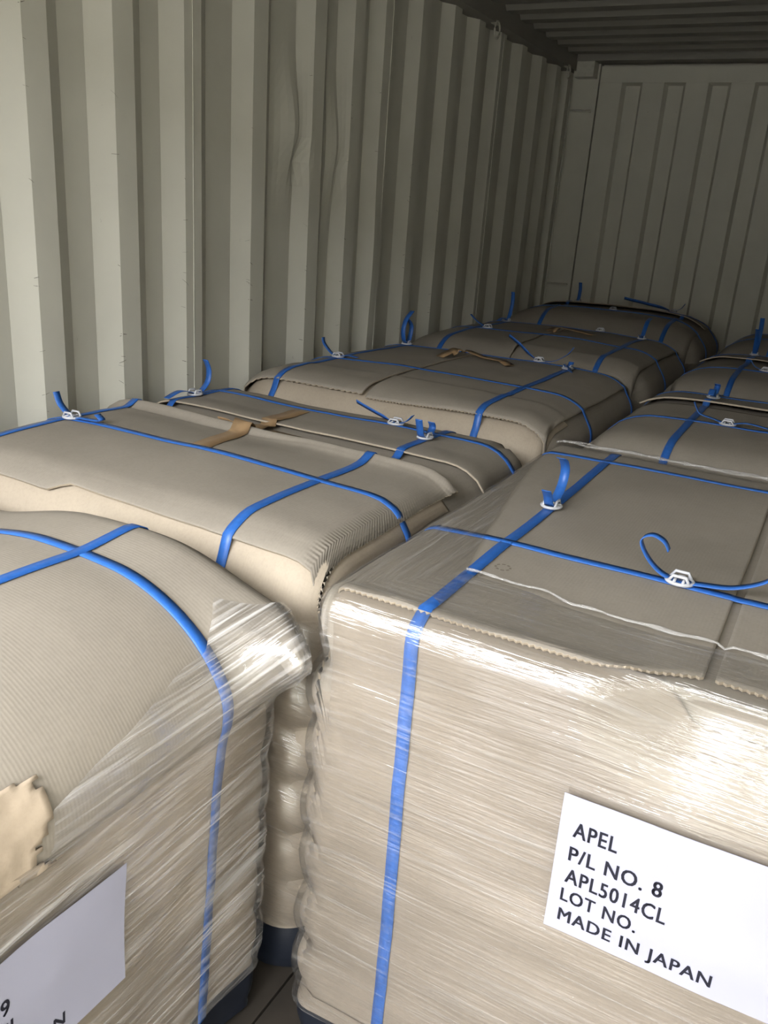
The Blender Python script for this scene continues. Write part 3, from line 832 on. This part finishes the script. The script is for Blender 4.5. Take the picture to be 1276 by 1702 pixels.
C.buckle(c3, 0.19, [[(-0.03, 0.012), (-0.06, 0.04), (-0.065, 0.06)], [(0.04, 0.01), (0.08, 0.008)]])
C.buckle(c1, 3.10, [[(0.02, 0.02), (0.03, 0.07), (-0.01, 0.10)], [(-0.03, 0.02), (-0.04, 0.06), (-0.02, 0.10), (0.03, 0.13)]])
C.buckle(c4, 0.75, [[45, (-0.04, 0.02), (-0.08, 0.05), (-0.13, 0.08)], [(0.05, 0.004, 0.02), (0.09, 0.03, 0.05), (0.11, 0.06, 0.06)]])
C.buckle(c2, 3.02, [[-25, (-0.03, 0.016), (-0.08, 0.014, -0.03), (-0.14, 0.014, -0.05)], [(0.03, 0.01), (0.04, 0.02)]])
tape(C, [(0.455, 2.84, 0.0), (0.49, 2.90, 0.03), (0.53, 2.93, 0.025), (0.60, 2.92, 0.010), (0.68, 2.90, 0.012), (0.715, 2.88, 0.004)], 0.045, 0.003)
C.film(lambda c, n: min(0.84 - c.z, 0.5 - n.z), off=0.008, seed=9)

# ---------------- D, E: fourth and fifth on the left
D = Load('fourth wrapped pallet along the left wall, small tan tape scrap near its dark seam', 0.03, 1.12, 3.28, 4.31, 0.975, dome=0.025, rh=0.16, rz=0.12, seed=11, res=0.024, bag=0.008)
D.sheet(1, 0.55, 1.05, ('lo', 0.80), ('t', 3.42), th=0.003, lift=0.001, mat='pale', name='edge_board', seed=2)
D.sheet(1, 0.07, 0.555, ('t', 3.31), ('t', 4.27), th=0.004, lift=0.009, mat='card_y', seed=3)
D.sheet(1, 0.568, 1.06, ('t', 3.31), ('t', 4.27), th=0.004, lift=0.009, mat='card_y', seed=5, off=lambda u, v: 0.008 * (1 - sstep(0, 0.12, u)))
d1 = D.strap(1, 0.235); d2 = D.strap(1, 0.915); d3 = D.strap(0, 3.70); d4 = D.strap(0, 4.14)
D.buckle(d3, 0.29, [[(-0.05, 0.02), (-0.09, 0.05)]])
D.buckle(d1, 4.10, [[(0.03, 0.03), (0.05, 0.09), (0.04, 0.14)], [(-0.06, 0.02), (-0.12, 0.01)]])
D.buckle(d2, 4.07, [[(0.03, 0.04), (0.07, 0.075), (0.13, 0.085)], [(-0.03, 0.015), (-0.05, 0.02)]])
D.buckle(d4, 0.70)
tape(D, [(0.52, 3.86, 0.0), (0.57, 3.90, 0.018), (0.64, 3.90, 0.012), (0.74, 3.88, 0.003)], 0.05, 0.003)
D.film(lambda c, n: min(0.86 - c.z, 0.5 - n.z), off=0.008, seed=12)

Eo = Load('farthest wrapped pallet on the left, against the end wall, bulging highest', 0.05, 1.13, 4.345, 5.295, 1.025, dome=0.035, rh=0.20, rz=0.15, seed=15, res=0.026, bag=0.008)
Eo.sheet(1, 0.10, 1.07, ('lo', 0.86), ('t', 4.70), th=0.004, lift=0.002, mat='card_y', seed=2, off=lambda u, v: 0.006 * sstep(0.8, 1, u))
Eo.sheet(1, 0.12, 1.06, ('t', 4.86), ('t', 5.24), th=0.004, lift=0.003, mat='card_x', seed=5, off=lambda u, v: 0.012 * (1 - sstep(0, 0.3, u)))
e1 = Eo.strap(1, 0.31); e2 = Eo.strap(1, 0.945); e3 = Eo.strap(0, 4.66); e4 = Eo.strap(0, 5.05)
Eo.buckle(e3, 0.62); Eo.buckle(e4, 0.86, [[55, (-0.06, 0.016), (-0.16, 0.030), (-0.28, 0.046)], [(0.04, 0.02), (0.06, 0.05)]])
Eo.buckle(e1, 5.06, [[(0.01, 0.03), (0.015, 0.07), (0.0, 0.11)]])
Eo.film(lambda c, n: min(0.88 - c.z, 0.5 - n.z), off=0.008, seed=14)

# ---------------- F: near load on the right, printed sheet in front
def shapeF(p, n):
    fr = max(0.0, -n.y)
    # bulge of the upper front on the right, leaning back to the sky
    p.y += fr * 0.060 * sstep(0.77, 0.945, p.z) * sstep(1.54, 1.70, p.x)
    # tucked notch under the puffed near left corner
    q = math.exp(-((p.z - 0.845) / 0.035) ** 2) * max(0.0, -n.x) * (1 - sstep(1.0, 1.25, p.y))
    p.x += 0.030 * q + 0.012 * max(0.0, -n.x) * sstep(0.80, 0.9, p.z)
    p.z -= 0.015 * max(0, n.z) * math.exp(-((p.x - 1.9) / 0.5) ** 2 - ((p.y - 1.6) / 0.25) ** 2)
    return p
Fp = Load('near right wrapped pallet with the large white printed sheet numbered 8 on its front', 1.127, 2.235, 0.975, 2.135, 0.934, dome=0.006, rh=0.040, rz=0.028, seed=21, res=0.0135, bag=0.014, rough=0.004, shape=shapeF, mat='card_x', side='kraft')
Fp.sheet(1, 1.150, 2.21, ('lo', 0.16), ('lo', 0.885) if False else ('t', 1.02), th=0.004, lift=0.001, mat='kraft', name='side_sheet', seed=2, nrow=110, teeth=('c0',), rs=0.09)
TS = lambda c: 1.0 + 0.052 * sstep(1.54, 1.70, c)
Fp.sheet(1, 1.150, 1.681, ('t', TS), ('t', 2.115), th=0.004, lift=0.0025, seed=3, teeth=('start',), ncol=110, rs=0.09)
Fp.sheet(1, 1.695, 2.215, ('t', TS), ('t', 2.115), th=0.004, lift=0.0020, seed=4, teeth=('start',), ncol=110, rs=0.09)
f1 = Fp.strap(1, 1.303); f2 = Fp.strap(1, 2.06); f3 = Fp.strap(0, 1.335); f4 = Fp.strap(0, 2.005)
Fp.buckle(f1, 1.575, [[(0.02, 0.006), (0.055, 0.03), (0.065, 0.060), (0.045, 0.085), (0.02, 0.095)], [(-0.02, 0.010), (-0.034, 0.03), (-0.05, 0.045)]])
Fp.buckle(f3, 1.594, [[(-0.03, 0.008), (-0.055, 0.028), (-0.07, 0.055), (-0.055, 0.068), (-0.035, 0.062), (-0.025, 0.048)], [(0.03, 0.004), (0.08, 0.012), (0.125, 0.036), (0.135, 0.064), (0.12, 0.085)]])
for (sxx, syy, rr) in ((1.337, 1.225, 0.014), (1.312, 1.175, 0.012)):
    V, F = [], []
    for k in range(24):
        a = 2 * math.pi * k / 24
        for r in (rr * 0.72, rr):
            h = Fp.bvh.ray_cast(Vector((sxx + r * math.cos(a), syy + r * math.sin(a), 2)), Vector((0, 0, -1)), 3)
            V.append(h[0] + Vector((0, 0, 0.0006)))
    for k in range(24):
        if k % 3 == 2: continue
        F.append((2 * k, 2 * k + 1, (2 * k + 3) % 48, (2 * k + 2) % 48))
    mesh_obj('printed_stamp', Fp.local(V), F, M['stamp'], Fp.root)
label_sheet(Fp, 'front', 1.552, 1.851, 0.547, 0.773, [(t % '8' if '%' in t else t, 1.552 + a, 1.552 + b, 0.773 + c, h) for (t, a, b, c, h) in LN])
XB = [(0.9, 1.31), (1.168, 1.297), (1.402, 1.245), (1.69, 1.192), (2.036, 1.145), (2.2, 1.14)]
def xb(y):
    for (a, b), (c, d) in zip(XB, XB[1:]):
        if a <= y <= c: return b + (d - b) * (y - a) / (c - a)
    return 1.14
def yb(x): return 1.155 - 0.02 * sstep(1.35, 1.6, x) + 0.010 * nz(x, 0, 0, 9, 2)
Fp.film(lambda c, n: -min(c.z - 0.88, c.x - xb(c.y), c.y - yb(c.x), 2.085 - c.y), off=0.0108, wr=0.002, seed=8)
def rope(ld, pts, r, seed, name='film_edge'):
    P = []
    for (a, b) in zip(pts, pts[1:]):
        L = max(2, int((Vector(b) - Vector(a)).length / 0.008))
        for t in np.linspace(0, 1, L, endpoint=False):
            x, yv = a[0] + (b[0] - a[0]) * t, a[1] + (b[1] - a[1]) * t
            h = ld.bvh.ray_cast(Vector((x, yv, 2)), Vector((0, 0, -1)), 3)
            if h[0] is None: continue
            P.append(h[0] + Vector((0.003 * nz(x, yv, 0, 30, seed), 0.004 * nz(x, yv, 3, 22, seed), 0.013 + 0.003 * nz(x, yv, 1, 25, seed))))
    R = [r * (0.5 + 1.3 * abs(nz(q.x, q.y, 5, 28, seed))) for q in P]
    v, f = tube(P, R, 7)
    mesh_obj(name, ld.local(v), f, M['film_rope'], ld.root, True, uv=lambda pi, vi: (v[vi].x + v[vi].y, v[vi].z * 3))
xsr = np.linspace(1.30, 2.2, 40)
rope(Fp, [(x, yb(x)) for x in xsr], 0.0032, 3)
rope(Fp, [(1.15 + 0.026 * i, 2.088 + 0.004 * math.sin(i)) for i in range(41)], 0.005, 6)
rope(Fp, [(1.16 + 0.026 * i, 2.110 + 0.004 * math.sin(i * 1.3)) for i in range(40)], 0.004, 9)

# ---------------- G, H, I: further loads on the right
G = Load('second wrapped pallet on the right, directly behind the one with the sheet numbered 8', 1.150, 2.25, 2.170, 3.265, 0.945, dome=0.02, rh=0.15, rz=0.10, seed=25, res=0.02, bag=0.008)
G.sheet(1, 1.20, 2.21, ('lo', 0.80), ('t', 2.80), th=0.003, lift=0.002, mat='card_x', seed=3, wob=0.002)
G.sheet(1, 1.205, 2.22, ('t', 2.835), ('t', 3.23), th=0.005, lift=0.003, mat='card_x', seed=5, off=lambda u, v: 0.012 * (1 - sstep(0, 0.3, u)))
g1 = G.strap(1, 1.402); g2 = G.strap(1, 2.06); g3 = G.strap(0, 2.555); g4 = G.strap(0, 3.075)
G.buckle(g3, 1.505, [[(-0.04, 0.010), (-0.08, 0.02), (-0.10, 0.05)], [(0.05, 0.012), (0.11, 0.006)]])
G.buckle(g1, 2.975, [[(-0.03, 0.02), (-0.05, 0.035), (-0.08, 0.02)], [(0.03, 0.012), (0.06, 0.03), (0.04, 0.04)]])
G.film(lambda c, n: min(0.84 - c.z, 0.5 - n.z), off=0.008, seed=16)
H = Load('third wrapped pallet on the right, two blue strap ends standing up from its buckle', 1.155, 2.25, 3.295, 4.335, 0.965, dome=0.025, rh=0.16, rz=0.11, seed=28, res=0.024, bag=0.008)
H.sheet(1, 1.20, 2.21, ('lo', 0.82), ('t', 3.72), th=0.003, lift=0.002, mat='card_x', seed=3, wob=0.002)
H.sheet(1, 1.22, 2.22, ('t', 3.90), ('t', 4.30), th=0.004, lift=0.003, mat='card_x', seed=5, off=lambda u, v: 0.012 * (1 - sstep(0, 0.3, u)))
h1 = H.strap(1, 1.405); h2 = H.strap(1, 2.06); h3 = H.strap(0, 3.62); h4 = H.strap(0, 4.16)
H.buckle(h3, 1.50, [[(-0.04, 0.012), (-0.06, 0.035)]])
H.buckle(h1, 4.12, [[(-0.03, 0.03), (-0.05, 0.08), (-0.10, 0.12)], [(0.03, 0.03), (0.05, 0.10), (0.02, 0.16)]])
H.film(lambda c, n: min(0.86 - c.z, 0.5 - n.z), off=0.008, seed=18)
I = Load('farthest wrapped pallet on the right, mostly hidden beside the bulging one at the end wall', 1.175, 2.25, 4.37, 5.30, 0.985, dome=0.03, rh=0.18, rz=0.13, seed=31, res=0.03, bag=0.008)
I.sheet(1, 1.22, 2.20, ('lo', 0.86), ('t', 4.75), th=0.004, lift=0.002, mat='card_x', seed=3)
i1 = I.strap(1, 1.44); i2 = I.strap(1, 2.05); i3 = I.strap(0, 4.66); i4 = I.strap(0, 5.06)
I.film(lambda c, n: min(0.88 - c.z, 0.5 - n.z), off=0.008, seed=19)
